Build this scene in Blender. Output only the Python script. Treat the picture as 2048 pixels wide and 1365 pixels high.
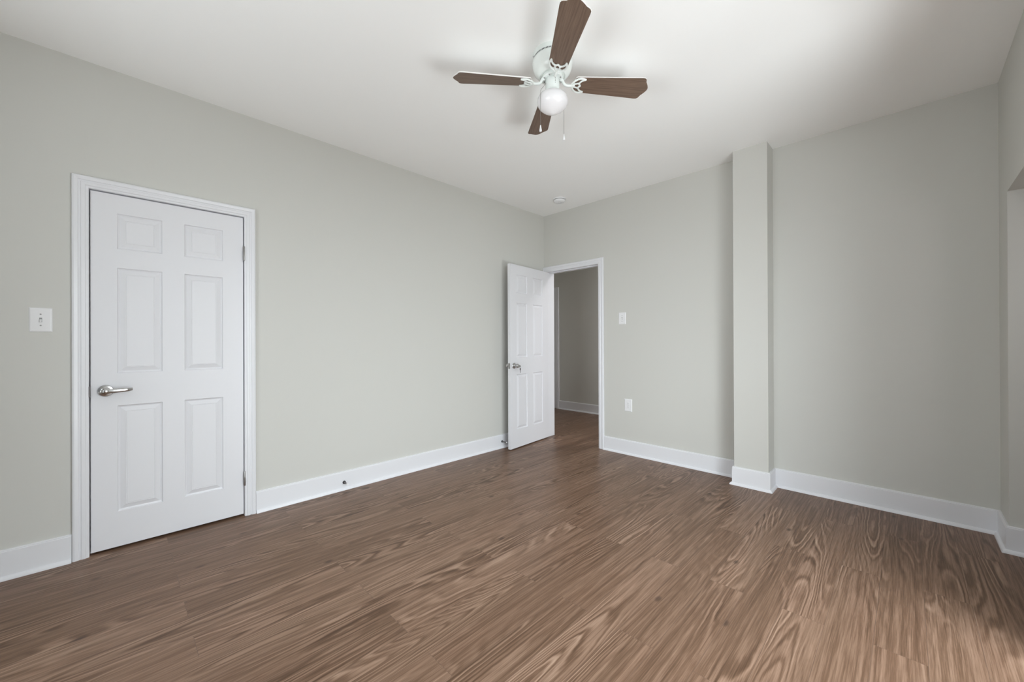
import bpy, bmesh, math, random
from mathutils import Vector, Matrix

# ------------------------------------------------------------------ scene, camera, light
for o in list(bpy.data.objects):
    bpy.data.objects.remove(o)
S = bpy.context.scene
COL = S.collection
S.view_settings.view_transform = 'Standard'
S.view_settings.look = 'None'
S.view_settings.exposure = 0.06
S.view_settings.gamma = 1.0
S.view_settings.use_curve_mapping = False
S.cycles.use_denoising = True
S.cycles.max_bounces = 14
S.cycles.diffuse_bounces = 10
S.cycles.sample_clamp_indirect = 6.0
S.cycles.caustics_reflective = False
S.cycles.caustics_refractive = False

HC = 2.795        # ceiling height
YB = 3.856        # back wall
XR = 3.673        # right wall
YN = -1.35        # rear wall (behind the camera)

cam_d = bpy.data.cameras.new('camera')
cam = bpy.data.objects.new('camera', cam_d)
COL.objects.link(cam)
yaw, pitch, roll = .7843, .0019, -.0038
fw = Vector((-math.sin(yaw) * math.cos(pitch), math.cos(yaw) * math.cos(pitch), math.sin(pitch)))
r0 = Vector((math.cos(yaw), math.sin(yaw), 0))
u0 = r0.cross(fw)
rr = r0 * math.cos(roll) + u0 * math.sin(roll)
uu = u0 * math.cos(roll) - r0 * math.sin(roll)
M = Matrix((rr, uu, -fw)).transposed().to_4x4()
M.translation = Vector((3.269, 0, 1.203))
cam.matrix_world = M
cam_d.sensor_width = 36.0
cam_d.lens = 792.13 / 2048 * 36.0
cam_d.clip_start = 0.02
S.camera = cam

world = bpy.data.worlds.new('overcast_sky')
S.world = world
world.use_nodes = True
bg = world.node_tree.nodes['Background']
bg.inputs[0].default_value = (.82, .90, 1.0, 1)
bg.inputs[1].default_value = .08


def area(name, loc, target, sx, sy, power, color):
    d = bpy.data.lights.new(name, 'AREA')
    d.shape = 'RECTANGLE'
    d.size, d.size_y = sx, sy
    d.energy = power
    d.color = color
    o = bpy.data.objects.new(name, d)
    COL.objects.link(o)
    o.location = loc
    o.rotation_euler = (Vector(target) - Vector(loc)).to_track_quat('-Z', 'Y').to_euler()
    return o


SKY = (.925, .97, 1.04)
PAT = (.965, .985, 1.03)
LIGHTS = [
    # daylight outside the glazed patio door of the right wall (two stretches of open sky)
    ('daylight_sky', (6.1, 1.7, 2.6), (1.2, 1.9, .9), 3.2, 2.4, 355, SKY),
    ('daylight_sky_low', (6.1, -.6, 2.4), (1.5, 2.5, .9), 2.4, 2.4, 228, SKY),
    ('daylight_high', (5.0, 1.75, 3.4), (2.8, 1.35, 0), 1.0, 1.0, 25, SKY),
    # bounce off the bright patio paving
    ('patio_bounce', (5.15, .75, .06), (3.3, 1.2, 3.2), 2.2, 2.2, 78, PAT),
    ('patio_bounce_near', (4.5, 1.7, .05), (2.5, 1.7, 3.0), 1.2, 1.6, 105, PAT),
    ('patio_bounce_far', (5.2, -.8, .05), (3.0, 1.2, 3.0), 2.0, 2.0, 138, PAT),
    # daylight outside the window of the rear wall, from the sky and off the ground
    ('rear_sky', (2.2, -3.4, 2.7), (2.0, 2, .9), 2.6, 2.0, 215, SKY),
    ('rear_ground_bounce', (2.2, -2.8, .05), (2.1, .4, 2.9), 2.4, 1.8, 172, PAT),
    # added fill lights without fixtures, brightening the hallway and the closet jamb
    ('hall_fill', (1.7, 4.85, 2.74), (1.7, 4.85, 0), .5, .5, 28, (.98, .97, 1.0)),
    ('closet_fill', (4.35, 2.8, 1.7), (3.9, 3.57, 1.1), .25, .5, 2.2, (1.0, .97, 1.0)),
]
for l_ in LIGHTS:
    area(*l_)

# ------------------------------------------------------------------ helpers


def nt(name):
    m = bpy.data.materials.new(name)
    m.use_nodes = True
    t = m.node_tree
    return m, t, t.nodes, t.links, t.nodes['Principled BSDF']


def paint(name, col, rough=.5, bump=.0, scale=120.0, vary=.0, spec=.5):
    m, t, N, L, b = nt(name)
    b.inputs['Roughness'].default_value = rough
    b.inputs['Specular IOR Level'].default_value = spec
    tc = N.new('ShaderNodeTexCoord')
    nz = N.new('ShaderNodeTexNoise')
    nz.inputs['Scale'].default_value = scale
    nz.inputs['Detail'].default_value = 3
    L.new(tc.outputs['Object'], nz.inputs['Vector'])
    mx = N.new('ShaderNodeMix')
    mx.data_type = 'RGBA'
    mx.inputs['A'].default_value = (*[c * (1 - vary) for c in col], 1)
    mx.inputs['B'].default_value = (*[min(1, c * (1 + vary)) for c in col], 1)
    L.new(nz.outputs['Fac'], mx.inputs['Factor'])
    L.new(mx.outputs['Result'], b.inputs['Base Color'])
    if bump:
        bp = N.new('ShaderNodeBump')
        bp.inputs['Strength'].default_value = bump
        bp.inputs['Distance'].default_value = .002
        L.new(nz.outputs['Fac'], bp.inputs['Height'])
        L.new(bp.outputs['Normal'], b.inputs['Normal'])
    return m


def metal(name, col, rough):
    m, t, N, L, b = nt(name)
    b.inputs['Metallic'].default_value = 1
    b.inputs['Base Color'].default_value = (*col, 1)
    tc = N.new('ShaderNodeTexCoord')
    nz = N.new('ShaderNodeTexNoise')
    nz.inputs['Scale'].default_value = 400
    L.new(tc.outputs['Object'], nz.inputs['Vector'])
    mr = N.new('ShaderNodeMapRange')
    mr.inputs['To Min'].default_value = rough * .85
    mr.inputs['To Max'].default_value = rough * 1.15
    L.new(nz.outputs['Fac'], mr.inputs['Value'])
    L.new(mr.outputs['Result'], b.inputs['Roughness'])
    return m


def math_node(N, L, op, a, b=None, c=None):
    n = N.new('ShaderNodeMath')
    n.operation = op
    for i, v in enumerate((a, b, c)):
        if v is None:
            continue
        if isinstance(v, (int, float)):
            n.inputs[i].default_value = v
        else:
            L.new(v, n.inputs[i])
    return n.outputs[0]


def ramp(N, L, fac, stops):
    r = N.new('ShaderNodeValToRGB')
    while len(r.color_ramp.elements) < len(stops):
        r.color_ramp.elements.new(.5)
    for e, (p, c) in zip(r.color_ramp.elements, stops):
        e.position = p
        e.color = (*c, 1)
    L.new(fac, r.inputs['Fac'])
    return r.outputs['Color']


def mixc(N, L, fac, a, b, mode='MIX'):
    n = N.new('ShaderNodeMix')
    n.data_type = 'RGBA'
    n.blend_type = mode
    for key, v in (('Factor', fac), ('A', a), ('B', b)):
        if isinstance(v, (int, float)):
            n.inputs[key].default_value = v
        elif isinstance(v, tuple):
            n.inputs[key].default_value = (*v, 1)
        else:
            L.new(v, n.inputs[key])
    return n.outputs['Result']


def comb(N, L, x, y, z):
    n = N.new('ShaderNodeCombineXYZ')
    for i, v in enumerate((x, y, z)):
        if isinstance(v, (int, float)):
            n.inputs[i].default_value = v
        else:
            L.new(v, n.inputs[i])
    return n.outputs[0]


def noise(N, L, vec, scale=1.0, detail=2.0, rough=.5, dist=0.0):
    n = N.new('ShaderNodeTexNoise')
    n.inputs['Scale'].default_value = scale
    n.inputs['Detail'].default_value = detail
    n.inputs['Roughness'].default_value = rough
    n.inputs['Distortion'].default_value = dist
    L.new(vec, n.inputs['Vector'])
    return n.outputs['Fac']


def plank_floor():
    m, t, N, L, b = nt('wood_look_vinyl_plank')
    tc = N.new('ShaderNodeTexCoord')
    sp = N.new('ShaderNodeSeparateXYZ')
    L.new(tc.outputs['Object'], sp.inputs[0])
    x, y = sp.outputs[0], sp.outputs[1]
    bv = comb(N, L, math_node(N, L, 'ADD', y, 10 * 1.26 - .855), math_node(N, L, 'ADD', x, .024), 0.0)
    br = N.new('ShaderNodeTexBrick')
    br.offset = .5
    br.inputs['Scale'].default_value = 1
    br.inputs['Brick Width'].default_value = 1.26
    br.inputs['Row Height'].default_value = .152
    br.inputs['Mortar Size'].default_value = .0009
    br.inputs['Mortar Smooth'].default_value = .2
    br.inputs['Bias'].default_value = 0
    br.inputs['Color1'].default_value = (0, 0, 0, 1)
    br.inputs['Color2'].default_value = (1, 1, 1, 1)
    br.inputs['Mortar'].default_value = (.5, .5, .5, 1)
    L.new(bv, br.inputs['Vector'])
    rnd = N.new('ShaderNodeSeparateColor')
    L.new(br.outputs['Color'], rnd.inputs[0])
    rnd = rnd.outputs[0]
    seam = br.outputs['Fac']
    off = math_node(N, L, 'MULTIPLY', rnd, 61.0)
    # warp
    w1 = noise(N, L, comb(N, L, math_node(N, L, 'MULTIPLY', x, 20), math_node(N, L, 'MULTIPLY', y, 4.5), off), 1, 3, .55)
    # broad figure: contour lines of a stretched noise give straight grain, cathedrals and eyes
    fig = noise(N, L, comb(N, L, math_node(N, L, 'MULTIPLY', x, 6.0), math_node(N, L, 'MULTIPLY', y, .50), off), 1, 1.0, .4)
    fig = math_node(N, L, 'ADD', fig, math_node(N, L, 'MULTIPLY', w1, .045))
    ph = math_node(N, L, 'MULTIPLY', fig, 2 * math.pi * 23)
    ring = math_node(N, L, 'SINE', ph)
    ring = math_node(N, L, 'MULTIPLY_ADD', ring, .5, .5)
    ring = math_node(N, L, 'POWER', ring, 1.6)
    ring2 = math_node(N, L, 'MULTIPLY_ADD', math_node(N, L, 'SINE', math_node(N, L, 'MULTIPLY', ph, 1.83)), .5, .5)
    # the figure shows strongly only here and there
    msk = noise(N, L, comb(N, L, math_node(N, L, 'MULTIPLY', x, 5), math_node(N, L, 'MULTIPLY', y, 1.1), math_node(N, L, 'ADD', off, 7.0)), 1, 1.5, .5)
    mk = N.new('ShaderNodeMapRange')
    mk.inputs['From Min'].default_value = .46
    mk.inputs['From Max'].default_value = .66
    mk.inputs['To Min'].default_value = .03
    mk.inputs['To Max'].default_value = .23
    L.new(msk, mk.inputs['Value'])
    fine = noise(N, L, comb(N, L, math_node(N, L, 'MULTIPLY', x, 260), math_node(N, L, 'MULTIPLY', y, 6), off), 1, 4, .65)
    streak = noise(N, L, comb(N, L, math_node(N, L, 'ADD', math_node(N, L, 'MULTIPLY', x, 66), math_node(N, L, 'MULTIPLY', fig, 6)),
                              math_node(N, L, 'MULTIPLY', y, 1.1), off), 1, 4, .62)
    v = math_node(N, L, 'MULTIPLY', math_node(N, L, 'SUBTRACT', ring, .4), mk.outputs[0])
    v = math_node(N, L, 'ADD', v, math_node(N, L, 'MULTIPLY', math_node(N, L, 'SUBTRACT', ring2, .5), math_node(N, L, 'MULTIPLY', mk.outputs[0], .55)))
    v = math_node(N, L, 'ADD', v, math_node(N, L, 'MULTIPLY', fine, .46))
    v = math_node(N, L, 'ADD', v, math_node(N, L, 'MULTIPLY', streak, .48))
    v = math_node(N, L, 'ADD', v, math_node(N, L, 'MULTIPLY', math_node(N, L, 'SUBTRACT', rnd, .5), .09))
    col = ramp(N, L, v, [(.24, FLOOR[0]), (.42, FLOOR[1]), (.55, FLOOR[2]), (.78, FLOOR[3])])
    # warm and cool drift
    drift = noise(N, L, comb(N, L, math_node(N, L, 'MULTIPLY', x, 9), math_node(N, L, 'MULTIPLY', y, .8), off), 1, 2, .5)
    col = mixc(N, L, math_node(N, L, 'MULTIPLY', drift, .5), col, (.80, .88, .86), 'MULTIPLY')
    # small knots
    vo = N.new('ShaderNodeTexVoronoi')
    vo.feature = 'F1'
    vo.inputs['Scale'].default_value = 1
    L.new(comb(N, L, math_node(N, L, 'MULTIPLY', x, 5.2), math_node(N, L, 'MULTIPLY', y, 2.6), off), vo.inputs['Vector'])
    kn = N.new('ShaderNodeMapRange')
    kn.inputs['From Min'].default_value = .03
    kn.inputs['From Max'].default_value = .085
    kn.inputs['To Min'].default_value = .75
    kn.inputs['To Max'].default_value = 0
    L.new(vo.outputs['Distance'], kn.inputs['Value'])
    col = mixc(N, L, kn.outputs[0], col, (.055, .032, .022))
    col = mixc(N, L, math_node(N, L, 'MULTIPLY', seam, .55), col, (.10, .065, .05))
    L.new(col, b.inputs['Base Color'])
    b.inputs['Roughness'].default_value = .36
    b.inputs['Specular IOR Level'].default_value = .20
    bp = N.new('ShaderNodeBump')
    bp.inputs['Strength'].default_value = .12
    bp.inputs['Distance'].default_value = .001
    L.new(math_node(N, L, 'SUBTRACT', fine, math_node(N, L, 'MULTIPLY', seam, 2.0)), bp.inputs['Height'])
    L.new(bp.outputs['Normal'], b.inputs['Normal'])
    return m


FLOOR = [(.076, .040, .023), (.152, .086, .054), (.244, .148, .101), (.40, .266, .192)]


def blade_wood():
    m, t, N, L, b = nt('walnut_blade_laminate')
    tc = N.new('ShaderNodeTexCoord')
    sp = N.new('ShaderNodeSeparateXYZ')
    L.new(tc.outputs['Object'], sp.inputs[0])
    x, y = sp.outputs[0], sp.outputs[1]
    n1 = noise(N, L, comb(N, L, math_node(N, L, 'MULTIPLY', x, 1.6), math_node(N, L, 'MULTIPLY', y, 14), 0.0), 1, 1, .4)
    rg = math_node(N, L, 'MULTIPLY_ADD', math_node(N, L, 'SINE', math_node(N, L, 'MULTIPLY', n1, 70)), .5, .5)
    fn = noise(N, L, comb(N, L, math_node(N, L, 'MULTIPLY', x, 8), math_node(N, L, 'MULTIPLY', y, 260), 0.0), 1, 3, .6)
    v = math_node(N, L, 'ADD', math_node(N, L, 'MULTIPLY', rg, .16), math_node(N, L, 'MULTIPLY', fn, .80))
    L.new(ramp(N, L, v, [(.3, (.115, .072, .050)), (.75, (.205, .138, .100))]), b.inputs['Base Color'])
    b.inputs['Roughness'].default_value = .42
    return m


WALL = paint('sage_gray_wall_paint', (.602, .598, .564), .62, .05, 160, .008)
HALLP = WALL
CEIL = paint('white_ceiling_paint', (.92, .92, .915), .75, .03, 140, .005)
TRIM = paint('white_semigloss_trim', (.765, .768, .795), .32, .015, 90, .006)
DOORM = paint('white_door_paint', (.745, .745, .772), .44, .03, 60, .006)
PLAST = paint('white_plastic', (.80, .80, .81), .35, 0, 80, .004)
FANW = paint('white_fan_enamel', (.80, .84, .82), .25, 0, 80, .004)
EDGE = paint('white_blade_edge', (.85, .84, .82), .4, 0, 80, .004)
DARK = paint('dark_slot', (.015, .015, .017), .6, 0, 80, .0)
BLACK = paint('black_rubber', (.02, .02, .022), .5, 0, 80, .0)
GREY = paint('grey_plastic', (.30, .30, .30), .5, 0, 80, .0)  # plain grey of the screws, toggle slots and outlet slots
NICKEL = metal('satin_nickel', (.56, .555, .55), .22)
STEEL = metal('dull_steel', (.38, .37, .36), .36)
DKMETAL = metal('dark_bronze', (.16, .15, .15), .35)
WOODB = blade_wood()
FLR = plank_floor()


def opal():
    m, t, N, L, b = nt('opal_glass')
    b.inputs['Base Color'].default_value = (.88, .87, .89, 1)
    b.inputs['Roughness'].default_value = .18
    b.inputs['Subsurface Weight'].default_value = .25
    b.inputs['Subsurface Radius'].default_value = (.03, .03, .03)
    return m


OPAL = opal()


def pane_glass():
    m, t, N, L, b = nt('clear_pane')
    for n in list(N):
        if n.type != 'OUTPUT_MATERIAL':
            N.remove(n)
    out = [n for n in N if n.type == 'OUTPUT_MATERIAL'][0]
    tr = N.new('ShaderNodeBsdfTransparent')
    tr.inputs[0].default_value = (.93, .95, .94, 1)
    gl = N.new('ShaderNodeBsdfGlossy')
    gl.inputs['Roughness'].default_value = .02
    mx = N.new('ShaderNodeMixShader')
    mx.inputs[0].default_value = .06
    L.new(tr.outputs[0], mx.inputs[1])
    L.new(gl.outputs[0], mx.inputs[2])
    L.new(mx.outputs[0], out.inputs[0])
    return m


PANE = pane_glass()


def box(bm, a, b):
    x0, x1 = sorted((a[0], b[0]))
    y0, y1 = sorted((a[1], b[1]))
    z0, z1 = sorted((a[2], b[2]))
    v = [bm.verts.new(p) for p in ((x0, y0, z0), (x1, y0, z0), (x1, y1, z0), (x0, y1, z0),
                                   (x0, y0, z1), (x1, y0, z1), (x1, y1, z1), (x0, y1, z1))]
    for f in ((0, 3, 2, 1), (4, 5, 6, 7), (0, 1, 5, 4), (1, 2, 6, 5), (2, 3, 7, 6), (3, 0, 4, 7)):
        bm.faces.new([v[i] for i in f])


def lathe(bm, prof, seg=40, axis='Z', loc=(0, 0, 0), cap=True):
    rings = []
    for r, h in prof:
        ring = []
        for i in range(seg):
            a = 2 * math.pi * i / seg
            c, s = r * math.cos(a), r * math.sin(a)
            p = {'Z': (c, s, h), 'X': (h, c, s), 'Y': (c, h, s)}[axis]
            ring.append(bm.verts.new(Vector(p) + Vector(loc)))
        rings.append(ring)
    for a, b in zip(rings, rings[1:]):
        for i in range(seg):
            j = (i + 1) % seg
            bm.faces.new((a[i], a[j], b[j], b[i]))
    if cap:
        bm.faces.new(rings[0][::-1])
        bm.faces.new(rings[-1])


def tube(bm, pts, r, seg=10, cap=True):
    pts = [Vector(p) for p in pts]
    rad = r if isinstance(r, (list, tuple)) else [r] * len(pts)
    rings = []
    n = None
    for i, p in enumerate(pts):
        d = (pts[min(i + 1, len(pts) - 1)] - pts[max(i - 1, 0)]).normalized()
        if n is None:
            n = d.orthogonal().normalized()
        n = (n - d * n.dot(d)).normalized()
        q = d.cross(n)
        rings.append([bm.verts.new(p + (n * math.cos(2 * math.pi * k / seg) + q * math.sin(2 * math.pi * k / seg)) * rad[i])
                      for k in range(seg)])
    for a, b in zip(rings, rings[1:]):
        for i in range(seg):
            j = (i + 1) % seg
            bm.faces.new((a[i], a[j], b[j], b[i]))
    if cap:
        bm.faces.new(rings[0][::-1])
        bm.faces.new(rings[-1])


def smooth_path(pts, n=6):
    """Catmull-Rom through pts"""
    P = [Vector(p) for p in pts]
    out = []
    for i in range(len(P) - 1):
        p0, p1, p2, p3 = P[max(i - 1, 0)], P[i], P[i + 1], P[min(i + 2, len(P) - 1)]
        for k in range(n):
            t = k / n
            out.append(.5 * ((2 * p1) + (p2 - p0) * t + (2 * p0 - 5 * p1 + 4 * p2 - p3) * t * t
                             + (3 * p1 - p0 - 3 * p2 + p3) * t ** 3))
    out.append(P[-1])
    return out


def obj(name, bm, mat, parent=None, smooth=False, bevel=0.0, loc=None):
    bmesh.ops.recalc_face_normals(bm, faces=bm.faces)
    me = bpy.data.meshes.new(name)
    bm.to_mesh(me)
    bm.free()
    for m in (mat if isinstance(mat, (list, tuple)) else [mat]):
        me.materials.append(m)
    o = bpy.data.objects.new(name, me)
    COL.objects.link(o)
    if parent:
        o.parent = parent
    if loc:
        o.location = loc
    if smooth:
        for p in me.polygons:
            p.use_smooth = True
        me.set_sharp_from_angle(angle=math.radians(38))
    if bevel:
        b = o.modifiers.new('bevel', 'BEVEL')
        b.width = bevel
        b.segments = 2
        b.limit_method = 'ANGLE'
    return o


def tag(o, label, cat=None, group=None, kind=None):
    if label:
        o['label'] = label
    if cat:
        o['category'] = cat
    if group:
        o['group'] = group
    if kind:
        o['kind'] = kind
    return o


def thing(name, loc, label, cat, rot=0.0, kind=None, group=None):
    o = bpy.data.objects.new(name, None)
    o.empty_display_size = .1
    COL.objects.link(o)
    o.location = loc
    o.rotation_euler = (0, 0, rot)
    return tag(o, label, cat, group, kind)


def boxes(name, lst, mat, parent=None, bevel=0.0):
    bm = bmesh.new()
    for a, b in lst:
        box(bm, a, b)
    return obj(name, bm, mat, parent, bevel=bevel)


def struct(o, label, cat):
    return tag(o, label, cat, kind='structure')


# ------------------------------------------------------------------ shell
T = .14
D1 = (-.1025, .634, 2.078)     # closet door opening in the left wall: y0, y1, top
D2 = (.05, .806, 2.078)        # doorway in the back wall: x0, x1, top
HY = 5.62                      # hall far wall
OP = (2.72, 3.57, 2.045)       # closet opening in the right wall: y0, y1, top
PD = (.32, 2.50, 2.06)         # patio door opening in the right wall
RW = (1.2, 3.2, .45, 2.15)       # window of the rear wall
XA = 4.75                      # alcove end

struct(boxes('floor', [((-1.75, YN - T, -.06), (4.9, HY + T, 0))], FLR),
       'wood-look brown plank floor running through the room and hallway', 'floor')
struct(boxes('ceiling', [((-1.75, YN - T, HC), (4.9, HY + T, HC + .08))], CEIL),
       'flat white painted ceiling above the whole room', 'ceiling')
struct(boxes('wall_left', [
    ((-T, YN, 0), (0, D1[0] - .018, HC)), ((-T, D1[1] + .018, 0), (0, YB, HC)), ((-T, D1[0] - .018, D1[2] + .017), (0, D1[1] + .018, HC))], WALL),
    'pale gray-green wall on the left holding the closed closet door', 'wall')
struct(boxes('wall_back', [
    ((-1.6, YB, 0), (D2[0] - .017, YB + T, HC)), ((D2[1] + .017, YB, 0), (XR, YB + T, HC)), ((D2[0] - .017, YB, D2[2] + .017), (D2[1] + .017, YB + T, HC))], WALL),
    'pale gray-green far wall with the open doorway to the hall', 'wall')
CX0, CX1, CYF = 2.236, 2.484, 3.672
struct(boxes('wall_column', [((CX0, CYF, 0), (CX1, YB, HC))], WALL),
       'narrow boxed-out pilaster running floor to ceiling on the far wall', 'pilaster')
struct(boxes('wall_right', [
    ((XR, OP[1], 0), (XR + 1.08, YB + T, HC)),
    ((XR, PD[1], OP[2]), (XR + T, OP[1], HC)),
    ((XR, PD[1], 0), (XR + T, OP[0], OP[2])),
    ((XR, PD[0], PD[2]), (XR + T, PD[1], HC)),
    ((XR, YN - T, 0), (XR + T, PD[0], HC)),
    ((XR + T, OP[0] - T, 0), (XA, OP[0], HC)),
    ((XA, OP[0] - T, 0), (XA + .1, YB + T, HC)),
    ((XR + T, OP[0], OP[2] + .3), (XA, OP[1], HC))], WALL),
    'shadowed gray wall at the right edge with a square-topped opening', 'wall')
struct(boxes('wall_rear', [
    ((-T, YN - T, 0), (RW[0], YN, HC)), ((RW[1], YN - T, 0), (XR, YN, HC)),
    ((RW[0], YN - T, 0), (RW[1], YN, RW[2])), ((RW[0], YN - T, RW[3]), (RW[1], YN, HC))], WALL),
    'gray wall behind the camera with a window', 'wall')
struct(boxes('wall_hall', [
    ((-1.75, HY, 0), (2.6, HY + T, HC)), ((-1.75, YB, 0), (-1.6, HY, HC)), ((2.5, YB + T, 0), (2.6, HY, HC))], WALL),
    'dim gray hallway wall seen through the open doorway', 'wall')
# closet behind the closed door
boxes_c = boxes('wall_closet', [((-.8, -.4, 0), (-.7, 1.0, HC)), ((-.7, -.4, 0), (-T, -.3, HC)), ((-.7, .9, 0), (-T, 1.0, HC))], WALL)
struct(boxes_c, 'closet walls hidden behind the closed white door', 'wall')


# ------------------------------------------------------------------ windows that bring the daylight
def window(name, plane, a0, a1, z0, z1, pos, label, mull):
    w = thing(name, (0, 0, 0), label, 'window', kind='structure')

    def bx(u0, u1, za, zb, d0, d1):
        if plane == 'X':
            return ((pos + d0, u0, za), (pos + d1, u1, zb))
        return ((u0, pos + d0, za), (u1, pos + d1, zb))
    f = .05
    boxes('window_frame', [bx(a0, a1, z0, z0 + f, .03, .10), bx(a0, a1, z1 - f, z1, .03, .10),
                           bx(a0, a0 + f, z0 + f, z1 - f, .03, .10), bx(a1 - f, a1, z0 + f, z1 - f, .03, .10)]
          + [bx(m - .03, m + .03, z0 + f, z1 - f, .035, .095) for m in mull], TRIM, w, .003)
    edges = [a0 + f] + list(mull) + [a1 - f]
    for e0, e1 in zip(edges, edges[1:]):
        boxes('pane', [bx(e0 + .01, e1 - .01, z0 + f, z1 - f, .062, .066)], PANE, w)
    return w


window('window_1', 'X', PD[0], PD[1], 0.0, PD[2], XR, 'glazed patio door in the right wall beside the camera', [(PD[0] + PD[1]) / 2])
window('window_2', 'Y', RW[0], RW[1], RW[2], RW[3], YN - T, 'window in the wall behind the camera', [(RW[0] + RW[1]) / 2])


# ------------------------------------------------------------------ trim
def casing(bm, plane, a0, a1, ztop, pos, sgn, w=.066, sides=(True, True), tw=None):
    """colonial casing swept round an opening a0..a1, ztop; thickness grows in sgn direction"""
    prof = [(0, 0), (0, .0095), (.003, .0125), (.012, .0130), (.015, .0165), (.029, .0175), (.033, .0140), (.039, .0140),
            (.043, .0185), (.056, .0210), (.063, .0190), (.066, .0140), (.066, 0)]
    prof = [(u * w / .066, t) for u, t in prof]

    def P(u, z, t):
        return (pos + sgn * t, u, z) if plane == 'X' else (u, pos + sgn * t, z)
    rings = []
    for u, t in prof:
        ul = min(u, tw) if tw is not None else u
        rings.append([P(a0 - ul, 0, t), P(a0 - ul, ztop + u, t), P(a1 + u, ztop + u, t), P(a1 + u, 0, t)])
    V = [[bm.verts.new(p) for p in r] for r in rings]
    n = len(V)
    for i in range(n):
        a, b = V[i], V[(i + 1) % n]
        for k in range(3):
            bm.faces.new((a[k], a[k + 1], b[k + 1], b[k]))
    bm.faces.new([r[0] for r in V])
    bm.faces.new([r[3] for r in V][::-1])


def trim_frame(name, plane, a0, a1, ztop, pos, sgn, depth, label, tw=None, stop=None, left_stop=True):
    bm = bmesh.new()
    casing(bm, plane, a0, a1, ztop, pos, sgn, tw=tw)
    o = tag(obj(name, bm, TRIM, smooth=False), label, 'trim', kind='structure')
    # jamb boards lining the opening
    j = .004

    def bx(u0, u1, z0, z1, d0, d1):
        d0, d1 = pos - sgn * d0, pos - sgn * d1
        return ((d0, u0, z0), (d1, u1, z1)) if plane == 'X' else ((u0, d0, z0), (u1, d1, z1))
    lst = [bx(a0 - .018, a0 - j + .004, 0, ztop, -.0005, depth), bx(a1 + j - .004, a1 + .018, 0, ztop, -.0005, depth),
           bx(a0 - .018, a1 + .018, ztop, ztop + .018, -.0005, depth)]
    if stop:
        s0, s1 = stop
        lst += ([bx(a0, a0 + .010, 0, ztop, s0, s1)] if left_stop else []) + [bx(a1 - .010, a1, 0, ztop, s0, s1), bx(a0 + .01, a1 - .01, ztop - .010, ztop, s0, s1)]
    boxes('jamb', lst, TRIM, o, .0015)
    return o


trim_frame('trim_1', 'X', D1[0] - .001, D1[1] + .001, D1[2], 0, 1, T, 'white molded casing around the closed door on the left wall', stop=(.042, .055))
t2 = trim_frame('trim_2', 'Y', D2[0], D2[1], D2[2], YB, -1, T, 'white casing around the open doorway in the far corner', tw=.047, stop=(.042, .075), left_stop=False)
boxes('strike_plate', [((D2[1] - .0115, YB + .008, .90), (D2[1] - .0003, YB + .034, .965))], STEEL, t2)
bm = bmesh.new()
casing(bm, 'Y', -1.85 + .4, -1.21, 2.11, HY, -1)
tag(obj('trim_3', bm, TRIM), 'white casing of a doorway at the dim end of the hall', 'trim', kind='structure')
boxes('door_panel', [((-1.45, HY - .006, .01), (-1.21, HY - .001, 2.11))], DOORM, bpy.data.objects['trim_3'])

BH, BT = .151, .014


def baseboard(name, path, label, ends=True):
    """path of wall-face points; room is on the left-hand side of travel"""
    def offs(d):
        P = [Vector((*p, 0)) for p in path]
        out = []
        for i, p in enumerate(P):
            ns = []
            if i > 0:
                e = (P[i] - P[i - 1]).normalized()
                ns.append(Vector((-e.y, e.x, 0)))
            if i < len(P) - 1:
                e = (P[i + 1] - P[i]).normalized()
                ns.append(Vector((-e.y, e.x, 0)))
            if len(ns) == 1:
                out.append(p + ns[0] * d)
            else:
                b = (ns[0] + ns[1])
                b = b / (1 + ns[0].dot(ns[1]))
                out.append(p + b * d)
        return out

    def sweep(prof, nm, parent):
        bm = bmesh.new()
        R = [[bm.verts.new(q + Vector((0, 0, z))) for q in offs(d)] for d, z in prof]
        n = len(R)
        for i in range(n):
            a, b = R[i], R[(i + 1) % n]
            for k in range(len(path) - 1):
                bm.faces.new((a[k], a[k + 1], b[k + 1], b[k]))
        bm.faces.new([r[0] for r in R])
        bm.faces.new([r[-1] for r in R][::-1])
        return obj(nm, bm, TRIM, parent)
    o = sweep([(0, 0), (0, BH), (BT - .006, BH), (BT - .002, BH - .003), (BT - .002, BH - .008), (BT, BH - .010), (BT, 0)], name, None)
    tag(o, label, 'baseboard', kind='structure')
    q = [(BT, 0)] + [(BT + .0165 * math.sin(math.radians(a)), .020 * math.cos(math.radians(a))) for a in range(0, 91, 15)]
    sweep(q, 'shoe_molding', o)
    return o


baseboard('baseboard_left', [(0, D1[0] - .068), (0, YN)], 'white baseboard left of the closed door at the frame edge')
baseboard('baseboard_left', [(0, YB), (0, D1[1] + .068)], 'long white baseboard between the closed door and the far corner')
baseboard('baseboard_back', [(XR + .6, OP[1]), (XR, OP[1]), (XR, YB), (CX1, YB), (CX1, CYF), (CX0, CYF), (CX0, YB), (D2[1] + .067, YB)],
          'white baseboard along the far wall, wrapping the pilaster and the right corner')
baseboard('baseboard_hall', [(2.4, HY), (-1.21 + .067, HY)], 'shadowed white baseboard at the back of the hallway')

# ------------------------------------------------------------------ six panel doors


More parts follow.
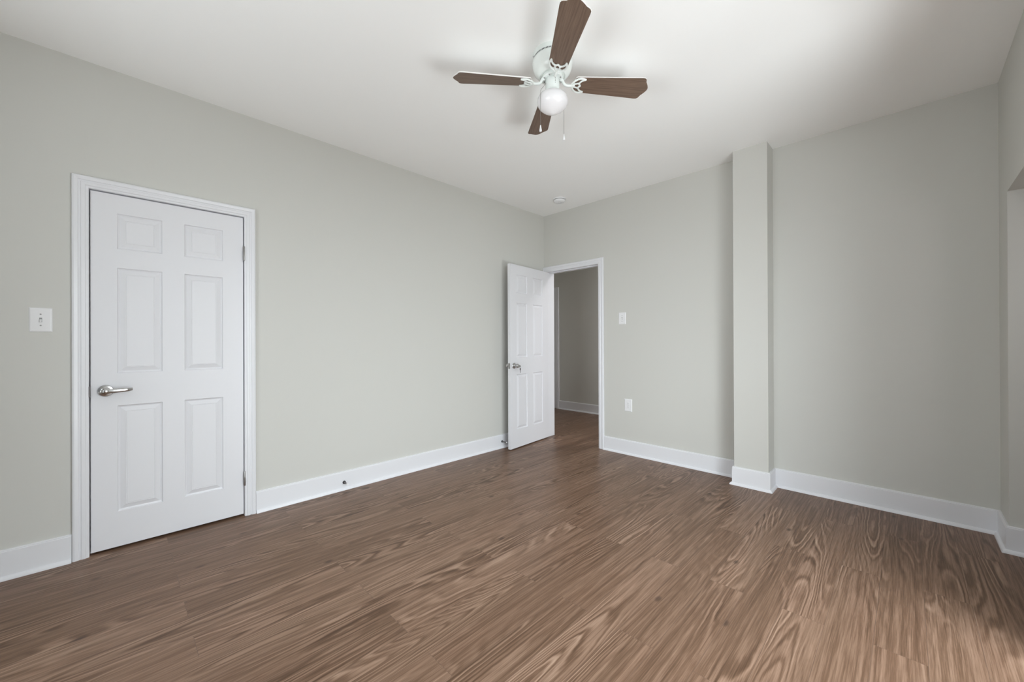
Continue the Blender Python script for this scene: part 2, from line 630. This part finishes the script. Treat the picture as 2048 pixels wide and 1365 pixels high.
def slab_mesh(w, h, t, cols, rows):
    """w along +X, face at y=0 (toward -Y) and y=t, z from 0"""
    bm = bmesh.new()
    xs = sorted({0, w, *[c for p in cols for c in p]})
    zs = sorted({0, h, *[c for p in rows for c in p]})
    loops = [(.0, 0), (.004, .0075), (.011, .0100), (.015, .0085), (.036, .0015), (.0385, .0028), (.041, .0016)]
    for side in (0, 1):
        def P(x, z, d):
            return (x, d if side == 0 else t - d, z)
        for x0, x1 in zip(xs, xs[1:]):
            for z0, z1 in zip(zs, zs[1:]):
                if any(abs(x0 - c[0]) < 1e-6 for c in cols) and any(abs(z0 - r[0]) < 1e-6 for r in rows):
                    R = []
                    for ins, d in loops:
                        R.append([bm.verts.new(P(*q, d)) for q in ((x0 + ins, z0 + ins), (x1 - ins, z0 + ins),
                                                                   (x1 - ins, z1 - ins), (x0 + ins, z1 - ins))])
                    for a, b in zip(R, R[1:]):
                        for k in range(4):
                            j = (k + 1) % 4
                            bm.faces.new((a[k], a[j], b[j], b[k]))
                    bm.faces.new(R[-1])
                else:
                    bm.faces.new([bm.verts.new(P(*q, 0)) for q in ((x0, z0), (x1, z0), (x1, z1), (x0, z1))])
    for q in (((0, 0, 0), (w, 0, 0), (w, t, 0), (0, t, 0)), ((0, 0, h), (w, 0, h), (w, t, h), (0, t, h)),
              ((0, 0, 0), (0, t, 0), (0, t, h), (0, 0, h)), ((w, 0, 0), (w, t, 0), (w, t, h), (w, 0, h))):
        bm.faces.new([bm.verts.new(p) for p in q])
    bmesh.ops.remove_doubles(bm, verts=bm.verts, dist=1e-5)
    return bm


ROWS = [(.204, .824), (1.014, 1.631), (1.743, 1.949)]
# closed closet door: slab local x runs along world +Y, face toward +X
d1 = thing('door_1', (-.003, -.098, .014), 'closed white six-panel door with lever handle on the left wall', 'door', math.pi / 2, kind='structure')
obj('door_slab', slab_mesh(.728, 2.058, .035, [(.107, .306), (.412, .613)], ROWS), DOORM, d1)
hz = .929 - .014
hx = .059
rs = bmesh.new()
lathe(rs, [(.034, 0), (.034, -.004), (.031, -.009), (.024, -.011), (.018, -.012), (.016, -.014), (.013, -.016), (.0115, -.044), (.0135, -.047),
           (.0135, -.058), (.010, -.061), (.0, -.0615)], 40, 'Y', (hx, 0, hz), cap=False)
lev = obj('lever_rosette', rs, NICKEL, d1, smooth=True)
tag(lev, 'satin nickel rosette and lever')
bm = bmesh.new()
pts = smooth_path([(hx - .006, -.053, hz), (hx + .03, -.054, hz + .0005), (hx + .07, -.052, hz + .002), (hx + .095, -.047, hz + .003), (hx + .112, -.036, hz + .004)], 5)
n0 = len(pts)
for i, p in enumerate(pts):
    pass
prev = None
for i, p in enumerate(pts):
    k = i / (n0 - 1)
    hh = .0135 * (1 - k) + .0085 * k
    tt = .0050 * (1 - k) + .004 * k
    ring = [bm.verts.new(p + Vector((0, tt * math.cos(a), hh * math.sin(a)))) for a in [2 * math.pi * q / 12 for q in range(12)]]
    if prev:
        for q in range(12):
            bm.faces.new((prev[q], prev[(q + 1) % 12], ring[(q + 1) % 12], ring[q]))
    else:
        bm.faces.new(ring[::-1])
    prev = ring
bm.faces.new(prev)
obj('lever', bm, NICKEL, lev, smooth=True)
boxes('latch_plate', [((-.0125, -.0145, hz - .030), (-.0012, -.0115, hz + .030)), ((-.0028, -.0125, hz - .030), (-.0012, .012, hz + .030))], DKMETAL, d1)
for z in (1.823, .261):
    bm = bmesh.new()
    zl = z - .014
    lathe(bm, [(.0, zl - .052), (.0045, zl - .050), (.0062, zl - .047), (.0062, zl + .047), (.0045, zl + .050), (.0, zl + .052)], 14, 'Z', (.7325, -.0125, 0), cap=False)
    box(bm, (.7285, -.0125, zl - .045), (.7315, -.0005, zl + .045))
    obj('hinge', bm, STEEL, d1, smooth=True)

# open hall door: hinged at the doorway's left jamb, swung in towards the left wall
W2 = .757
F2 = Vector((.172, 3.078))       # free edge, face toward the room
H2 = Vector((.084, 3.843))       # hinge edge, face toward the room
dirv = (H2 - F2).normalized()
d2 = thing('door_2', (F2.x, F2.y, .012), 'white six-panel door standing open in the far corner', 'door', math.atan2(dirv.y, dirv.x), kind='structure')
obj('door_slab', slab_mesh(W2, 2.058, .035, [(.112, .316), (.432, .636)], ROWS), DOORM, d2)
kz = .935 - .012
kx = .062


def knob(sgn, y):
    bm = bmesh.new()
    pr = [(.031, 0), (.031, .005), (.027, .009), (.015, .011), (.012, .014), (.0105, .034), (.014, .038), (.021, .042), (.0245, .050),
          (.0240, .058), (.019, .065), (.008, .0675), (0, .0677)]
    lathe(bm, [(r, y + sgn * h) for r, h in pr], 32, 'Y', (kx, 0, kz), cap=False)
    return obj('door_knob', bm, NICKEL, d2, smooth=True)


knob(-1, 0.0)
knob(1, .035)
boxes('latch_plate', [((-.0015, .005, kz - .030), (.0005, .030, kz + .030)), ((-.011, .011, kz - .008), (0, .024, kz + .008))], STEEL, d2, .001)
for z in (1.823, .261, 1.04):
    bm = bmesh.new()
    lathe(bm, [(.0, z - .052), (.0045, z - .050), (.0062, z - .047), (.0062, z + .047), (.0045, z + .050), (.0, z + .052)], 14, 'Z', (W2 - .002, .041, 0), cap=False)
    obj('hinge', bm, STEEL, d2, smooth=True)

# key in the knob, a second one hanging from its ring
kp = Vector((F2.x, F2.y, .012)) + Vector((dirv.x, dirv.y, 0)) * kx + Vector((0, 0, kz))
nrm = Vector((dirv.y, -dirv.x, 0))
kt = thing('key', kp + nrm * .0672, 'small dark key hanging from the knob of the open door', 'key', math.atan2(nrm.y, nrm.x))
bm = bmesh.new()
box(bm, (0, -.001, -.004), (.010, .001, .004))
box(bm, (.009, -.0012, -.010), (.026, .0012, .010))
obj('key_head', bm, STEEL, kt, bevel=.0008)
bm = bmesh.new()
tube(bm, [(.022, .011 * math.sin(a), -.012 + .012 * math.cos(a)) for a in [2 * math.pi * i / 20 for i in range(21)]], .0011, 6)
obj('ring', bm, DKMETAL, kt, smooth=True)
bm = bmesh.new()
box(bm, (.0205, -.008, -.045), (.0235, .008, -.023))
box(bm, (.0210, -.0035, -.074), (.0230, .0035, -.045))
obj('hanging_key', bm, DKMETAL, kt, bevel=.0006)


# ------------------------------------------------------------------ door stops
def door_stop(y, z, length, label):
    t = thing('door_stop', (BT, y, z), label, 'door stop', group='door stops on the left baseboard')
    bm = bmesh.new()
    lathe(bm, [(0, 0), (.013, 0), (.013, .004), (.010, .008), (.006, .010), (0, .010)], 20, 'X', cap=False)
    obj('mount', bm, BLACK, t, smooth=True)
    bm = bmesh.new()
    pr = []
    k = 0
    x = .010
    while x < length - .012:
        pr += [(.0048, x), (.0058, x + .001), (.0048, x + .002)]
        x += .003
    lathe(bm, [(0, .009)] + pr + [(0, x)], 12, 'X', cap=False)
    obj('spring', bm, DKMETAL, t, smooth=True)
    bm = bmesh.new()
    lathe(bm, [(0, length - .013), (.0075, length - .013), (.0085, length - .010), (.0085, length - .003), (.006, length), (0, length)], 16, 'X', cap=False)
    obj('tip', bm, PLAST, t, smooth=True)
    return t


door_stop(1.318, .062, .070, 'dark door stop on the long baseboard, out in the open midway along the wall')
door_stop(3.096, .074, .085, 'dark door stop with white tip, just behind the open door')


# ------------------------------------------------------------------ switches and outlet
def plate(bm, w, h, t=.006):
    # domed wall plate: local x width, z height, y=-t is the front
    R = []
    for ins, d in ((0, 0), (0, .002), (.004, .0052), (.008, t)):
        R.append([bm.verts.new(p) for p in ((-w / 2 + ins, -d, -h / 2 + ins), (w / 2 - ins, -d, -h / 2 + ins),
                                            (w / 2 - ins, -d, h / 2 - ins), (-w / 2 + ins, -d, h / 2 - ins))])
    for a, b in zip(R, R[1:]):
        for k in range(4):
            j = (k + 1) % 4
            bm.faces.new((a[k], a[j], b[j], b[k]))
    bm.faces.new(R[0][::-1])
    bm.faces.new(R[-1])


def screw(x, z, parent, t=.006):
    bm = bmesh.new()
    lathe(bm, [(0, -t + .001), (.0036, -t + .001), (.0036, -t - .0006), (.0022, -t - .0014), (0, -t - .0014)], 14, 'Y', (x, 0, z), cap=False)
    return obj('screw', bm, GREY, parent, smooth=True)


def toggle_switch(loc, rot, w, h, label, th=.024, out=.013):
    t = thing('light_switch', loc, label, 'light switch', rot)
    bm = bmesh.new()
    plate(bm, w, h)
    obj('wall_plate', bm, PLAST, t)
    boxes('slot', [((-.0052, -.0066, -th / 2), (.0052, -.0055, th / 2))], GREY, t)
    bm = bmesh.new()
    vs = [(-.004, -.006, -.008), (.004, -.006, -.008), (.004, -.006, .004), (-.004, -.006, .004),
          (-.0036, -.006 - out, -.013), (.0036, -.006 - out, -.013), (.0036, -.006 - out, -.006), (-.0036, -.006 - out, -.006)]
    V = [bm.verts.new(v) for v in vs]
    for f in ((0, 3, 2, 1), (4, 5, 6, 7), (0, 1, 5, 4), (1, 2, 6, 5), (2, 3, 7, 6), (3, 0, 4, 7)):
        bm.faces.new([V[i] for i in f])
    obj('toggle', bm, PLAST, t, bevel=.0012)
    screw(0, .030, t)
    screw(0, -.030, t)
    return t


toggle_switch((0, -.2795, 1.329), math.pi / 2, .082, .128, 'wide white toggle switch plate left of the closed door')
toggle_switch((1.100, YB, 1.449), 0, .083, .128, 'white toggle switch plate on the far wall right of the doorway')
ot = thing('outlet', (1.166, YB, .523), 'white double power outlet low on the far wall', 'outlet', 0)
bm = bmesh.new()
plate(bm, .086, .132)
obj('wall_plate', bm, PLAST, ot)
for zc in (.0195, -.0195):
    bm = bmesh.new()
    R = []
    for d in (-.0055, -.0078):
        ring = []
        for i in range(28):
            a = 2 * math.pi * i / 28
            ring.append(bm.verts.new((.0172 * math.cos(a), d, zc + max(-.0125, min(.0125, .0172 * math.sin(a))))))
        R.append(ring)
    for i in range(28):
        bm.faces.new((R[0][i], R[0][(i + 1) % 28], R[1][(i + 1) % 28], R[1][i]))
    bm.faces.new(R[1])
    rc = obj('receptacle', bm, PLAST, ot)
    boxes('slots', [((-.0078, -.0083, zc - .001), (-.0055, -.0076, zc + .008)), ((.0055, -.0083, zc - .001), (.0078, -.0076, zc + .007)),
                    ((-.0025, -.0083, zc - .010), (.0025, -.0076, zc - .005))], GREY, rc)
screw(0, 0, ot)

# ------------------------------------------------------------------ smoke detector
sd = thing('smoke_detector', (.528, 3.505, HC), 'round white smoke detector on the ceiling near the far corner', 'smoke detector')
bm = bmesh.new()
lathe(bm, [(0, 0), (.070, 0), (.070, -.006), (.067, -.010), (0, -.010)], 40, cap=False)
obj('mounting_base', bm, PLAST, sd, smooth=True)
bm = bmesh.new()
lathe(bm, [(0, -.009), (.058, -.009), (.058, -.0155), (0, -.0155)], 40, cap=False)
obj('sensor_gap', bm, DARK, sd, smooth=True)
bm = bmesh.new()
lathe(bm, [(0, -.0150), (.063, -.0150), (.0635, -.020), (.060, -.032), (.052, -.038), (.022, -.040), (.021, -.037), (.018, -.037), (.017, -.041), (0, -.0415)], 40, cap=False)
obj('cover', bm, PLAST, sd, smooth=True)

# ------------------------------------------------------------------ ceiling fan
FX, FY = 1.883, 1.714
fan = thing('ceiling_fan', (FX, FY, HC), 'four-blade brown and white ceiling fan with a globe light', 'ceiling fan')
bm = bmesh.new()
lathe(bm, [(0, 0), (.104, 0), (.1045, -.003), (.1045, -.036), (.108, -.039), (.1095, -.046), (.110, -.062), (.107, -.080), (.099, -.100),
           (.086, -.116), (.074, -.124), (.070, -.125), (.068, -.120), (0, -.118)], 64, cap=False)
hs = obj('motor_housing', bm, FANW, fan, smooth=True)
bm = bmesh.new()
for i in range(84):
    a = 2 * math.pi * i / 84
    c, s = math.cos(a), math.sin(a)
    tx, ty = -s, c
    q = []
    for rad in (.1020, .1052):
        for sg in (-1, 1):
            for z in (-.0345, -.0275):
                q.append(bm.verts.new((c * rad + tx * .0021 * sg, s * rad + ty * .0021 * sg, z)))
    for f in ((0, 1, 3, 2), (4, 6, 7, 5), (0, 2, 6, 4), (1, 5, 7, 3), (0, 4, 5, 1), (2, 3, 7, 6)):
        bm.faces.new([q[k] for k in f])
obj('vent_slots', bm, DARK, hs)
for a in (200, 225, 20):
    bm = bmesh.new()
    lathe(bm, [(0, .103), (.004, .103), (.004, .1065), (.0025, .1078), (0, .1078)], 10, 'X', (0, 0, -.011), cap=False)
    sc = obj('screw', bm, STEEL, hs, smooth=True)
    sc.rotation_euler = (0, 0, math.radians(a))
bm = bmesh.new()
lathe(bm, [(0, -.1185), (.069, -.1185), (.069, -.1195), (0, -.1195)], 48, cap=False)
obj('motor_gap_shade', bm, DARK, hs)  # dark disc painting the shade inside the open housing bottom
bm = bmesh.new()
lathe(bm, [(0, -.1185), (.050, -.1185), (.056, -.122), (.057, -.134), (.053, -.138), (0, -.140)], 48, cap=False)
hub = obj('flywheel', bm, FANW, fan, smooth=True)
for k in range(8):
    a = math.radians(50.5 + 45 * k + 14)
    bm = bmesh.new()
    lathe(bm, [(0, -.138), (.0042, -.138), (.0042, -.1415), (.0025, -.1425), (0, -.1425)], 10, 'Z', (.047 * math.cos(a), .047 * math.sin(a), 0), cap=False)
    obj('screw', bm, GREY, hub, smooth=True)
bm = bmesh.new()
lathe(bm, [(0, -.139), (.036, -.139), (.0385, -.143), (.0385, -.196), (.0375, -.200), (.0395, -.202), (.0395, -.214), (.036, -.216), (0, -.216)], 48, cap=False)
ft = obj('light_fitter', bm, FANW, fan, smooth=True)
bm = bmesh.new()
for i in range(4):
    a = math.radians(-27)
    c, s = math.cos(a), math.sin(a)
    lathe(bm, [(0, .0375), (.0019, .0375), (.0019, .0388), (0, .0388)], 8, 'X', (0, 0, -.152 - .0085 * i), cap=False)
fs = obj('vent_slots', bm, DARK, ft)
fs.rotation_euler = (0, 0, math.radians(-27))
bm = bmesh.new()
lathe(bm, [(.036, -.208), (.0385, -.213), (.056, -.219), (.073, -.231), (.0820, -.246), (.0845, -.262), (.0825, -.277), (.0755, -.290), (.063, -.302),
           (.047, -.313), (.031, -.321), (.015, -.3275), (.006, -.331), (0, -.3315)], 64, cap=False)
obj('globe_shade', bm, OPAL, fan, smooth=True)


def blade_outline():
    half = [(.124, .000), (.124, .038), (.128, .046), (.136, .049), (.300, .058), (.492, .0700), (.505, .0690), (.513, .064), (.518, .056), (.521, .046), (.528, .037),
            (.538, .022), (.544, .010), (.546, 0)]
    return half + [(x, -y) for x, y in half[-2:0:-1]]


def make_blade():
    bm = bmesh.new()
    o = blade_outline()
    lo = [bm.verts.new((x, y, -.003)) for x, y in o]
    hi = [bm.verts.new((x, y, .003)) for x, y in o]
    fb = bm.faces.new(lo)
    ftp = bm.faces.new(hi)
    n = len(o)
    sides = [bm.faces.new((lo[i], lo[(i + 1) % n], hi[(i + 1) % n], hi[i])) for i in range(n)]
    fb.material_index = 0
    ftp.material_index = 1
    for f in sides:
        f.material_index = 1
    return bm


BZ = -.158
PITCH = math.radians(-12)


def pit(p, z0=BZ):
    """tilt a blade-frame point about its radial axis and drop it to the blade plane"""
    x, y, z = p
    return (x, y * math.cos(PITCH) - z * math.sin(PITCH), z0 + y * math.sin(PITCH) + z * math.cos(PITCH))


def make_arm(parent):
    bm = bmesh.new()
    # S-shaped arm from the flywheel down and out to the blade bracket
    pts = smooth_path([(.044, 0, -.137), (.055, 0, -.140), (.061, 0, -.150), (.067, 0, -.161), (.078, 0, -.167), (.092, 0, -.168), (.108, 0, -.166)], 5)
    tube(bm, pts, [.0085] * 8 + [.0075] * (len(pts) - 8), 10)
    z = -.0075
    # outer crescent with two horns lying on the blade edges
    outer = smooth_path([(0.1800, .040, z), (0.1611, .0455, z), (0.1406, .043, z), (0.1226, .030, z), (0.1106, .012, z), (0.1080, 0, z),
                         (0.1106, -.012, z), (0.1226, -.030, z), (0.1406, -.043, z), (0.1611, -.0455, z), (0.1800, -.040, z)], 5)
    tube(bm, [pit(p) for p in outer], .0052, 8)
    # scalloped inner rail with a cusp in the middle
    inner = smooth_path([(0.1800, .040, z), (0.1629, .034, z), (0.1509, .022, z), (0.1474, .010, z), (0.1560, 0, z), (0.1474, -.010, z), (0.1509, -.022, z), (0.1629, -.034, z), (0.1800, -.040, z)], 5)
    tube(bm, [pit(p) for p in inner], .0048, 8)
    for s in (1, -1):
        tube(bm, [pit((0.1106, s * .006, z)), pit((0.1294, s * .011, z)), pit((0.1483, s * .016, z))], .0042, 8)
    tube(bm, [pit((0.1089, 0, z)), pit((0.1251, 0, z))], .0070, 8)
    return obj('blade_arm', bm, FANW, parent, smooth=True)


arm0 = make_arm(fan)
bl0 = obj('blade', make_blade(), [WOODB, EDGE], arm0)
bl0.rotation_euler = (PITCH, 0, 0)
bl0.location = (0, 0, BZ)
A0 = 50.5
for k in range(4):
    if k:
        a = arm0.copy()
        COL.objects.link(a)
        a.parent = fan
        b_ = bl0.copy()
        COL.objects.link(b_)
        b_.parent = a
    else:
        a = arm0
    a.rotation_euler = (0, 0, math.radians(A0 + 90 * k))


def chain(path, label_end):
    bm = bmesh.new()
    pts = smooth_path(path, 8)
    tube(bm, pts, .0011, 6)
    c = obj('pull_chain', bm, STEEL, fan, smooth=True)
    e = path[-1]
    bm = bmesh.new()
    lathe(bm, [(0, .004), (.0025, .003), (.0035, -.004), (.0065, -.020), (.0072, -.026), (.006, -.031), (0, -.032)], 16, 'Z', e, cap=False)
    obj('pull_knob', bm, PLAST, c, smooth=True)
    return c


R3 = Vector((rr.x, rr.y, 0)).normalized()
F3 = Vector((fw.x, fw.y, 0)).normalized()


def fp(r, f, z):
    v = R3 * r + F3 * f
    return (v.x, v.y, z)


chain([fp(-.036, -.012, -.165), fp(-.046, -.022, -.185), fp(-.066, -.045, -.222), fp(-.071, -.055, -.250), fp(-.071, -.056, -.30), fp(-.071, -.056, -.350), fp(-.071, -.056, -.426)], '')
chain([fp(.034, .018, -.165), fp(.050, .036, -.190), fp(.066, .056, -.225), fp(.0705, .060, -.26), fp(.0705, .060, -.33), fp(.0705, .060, -.414)], '')
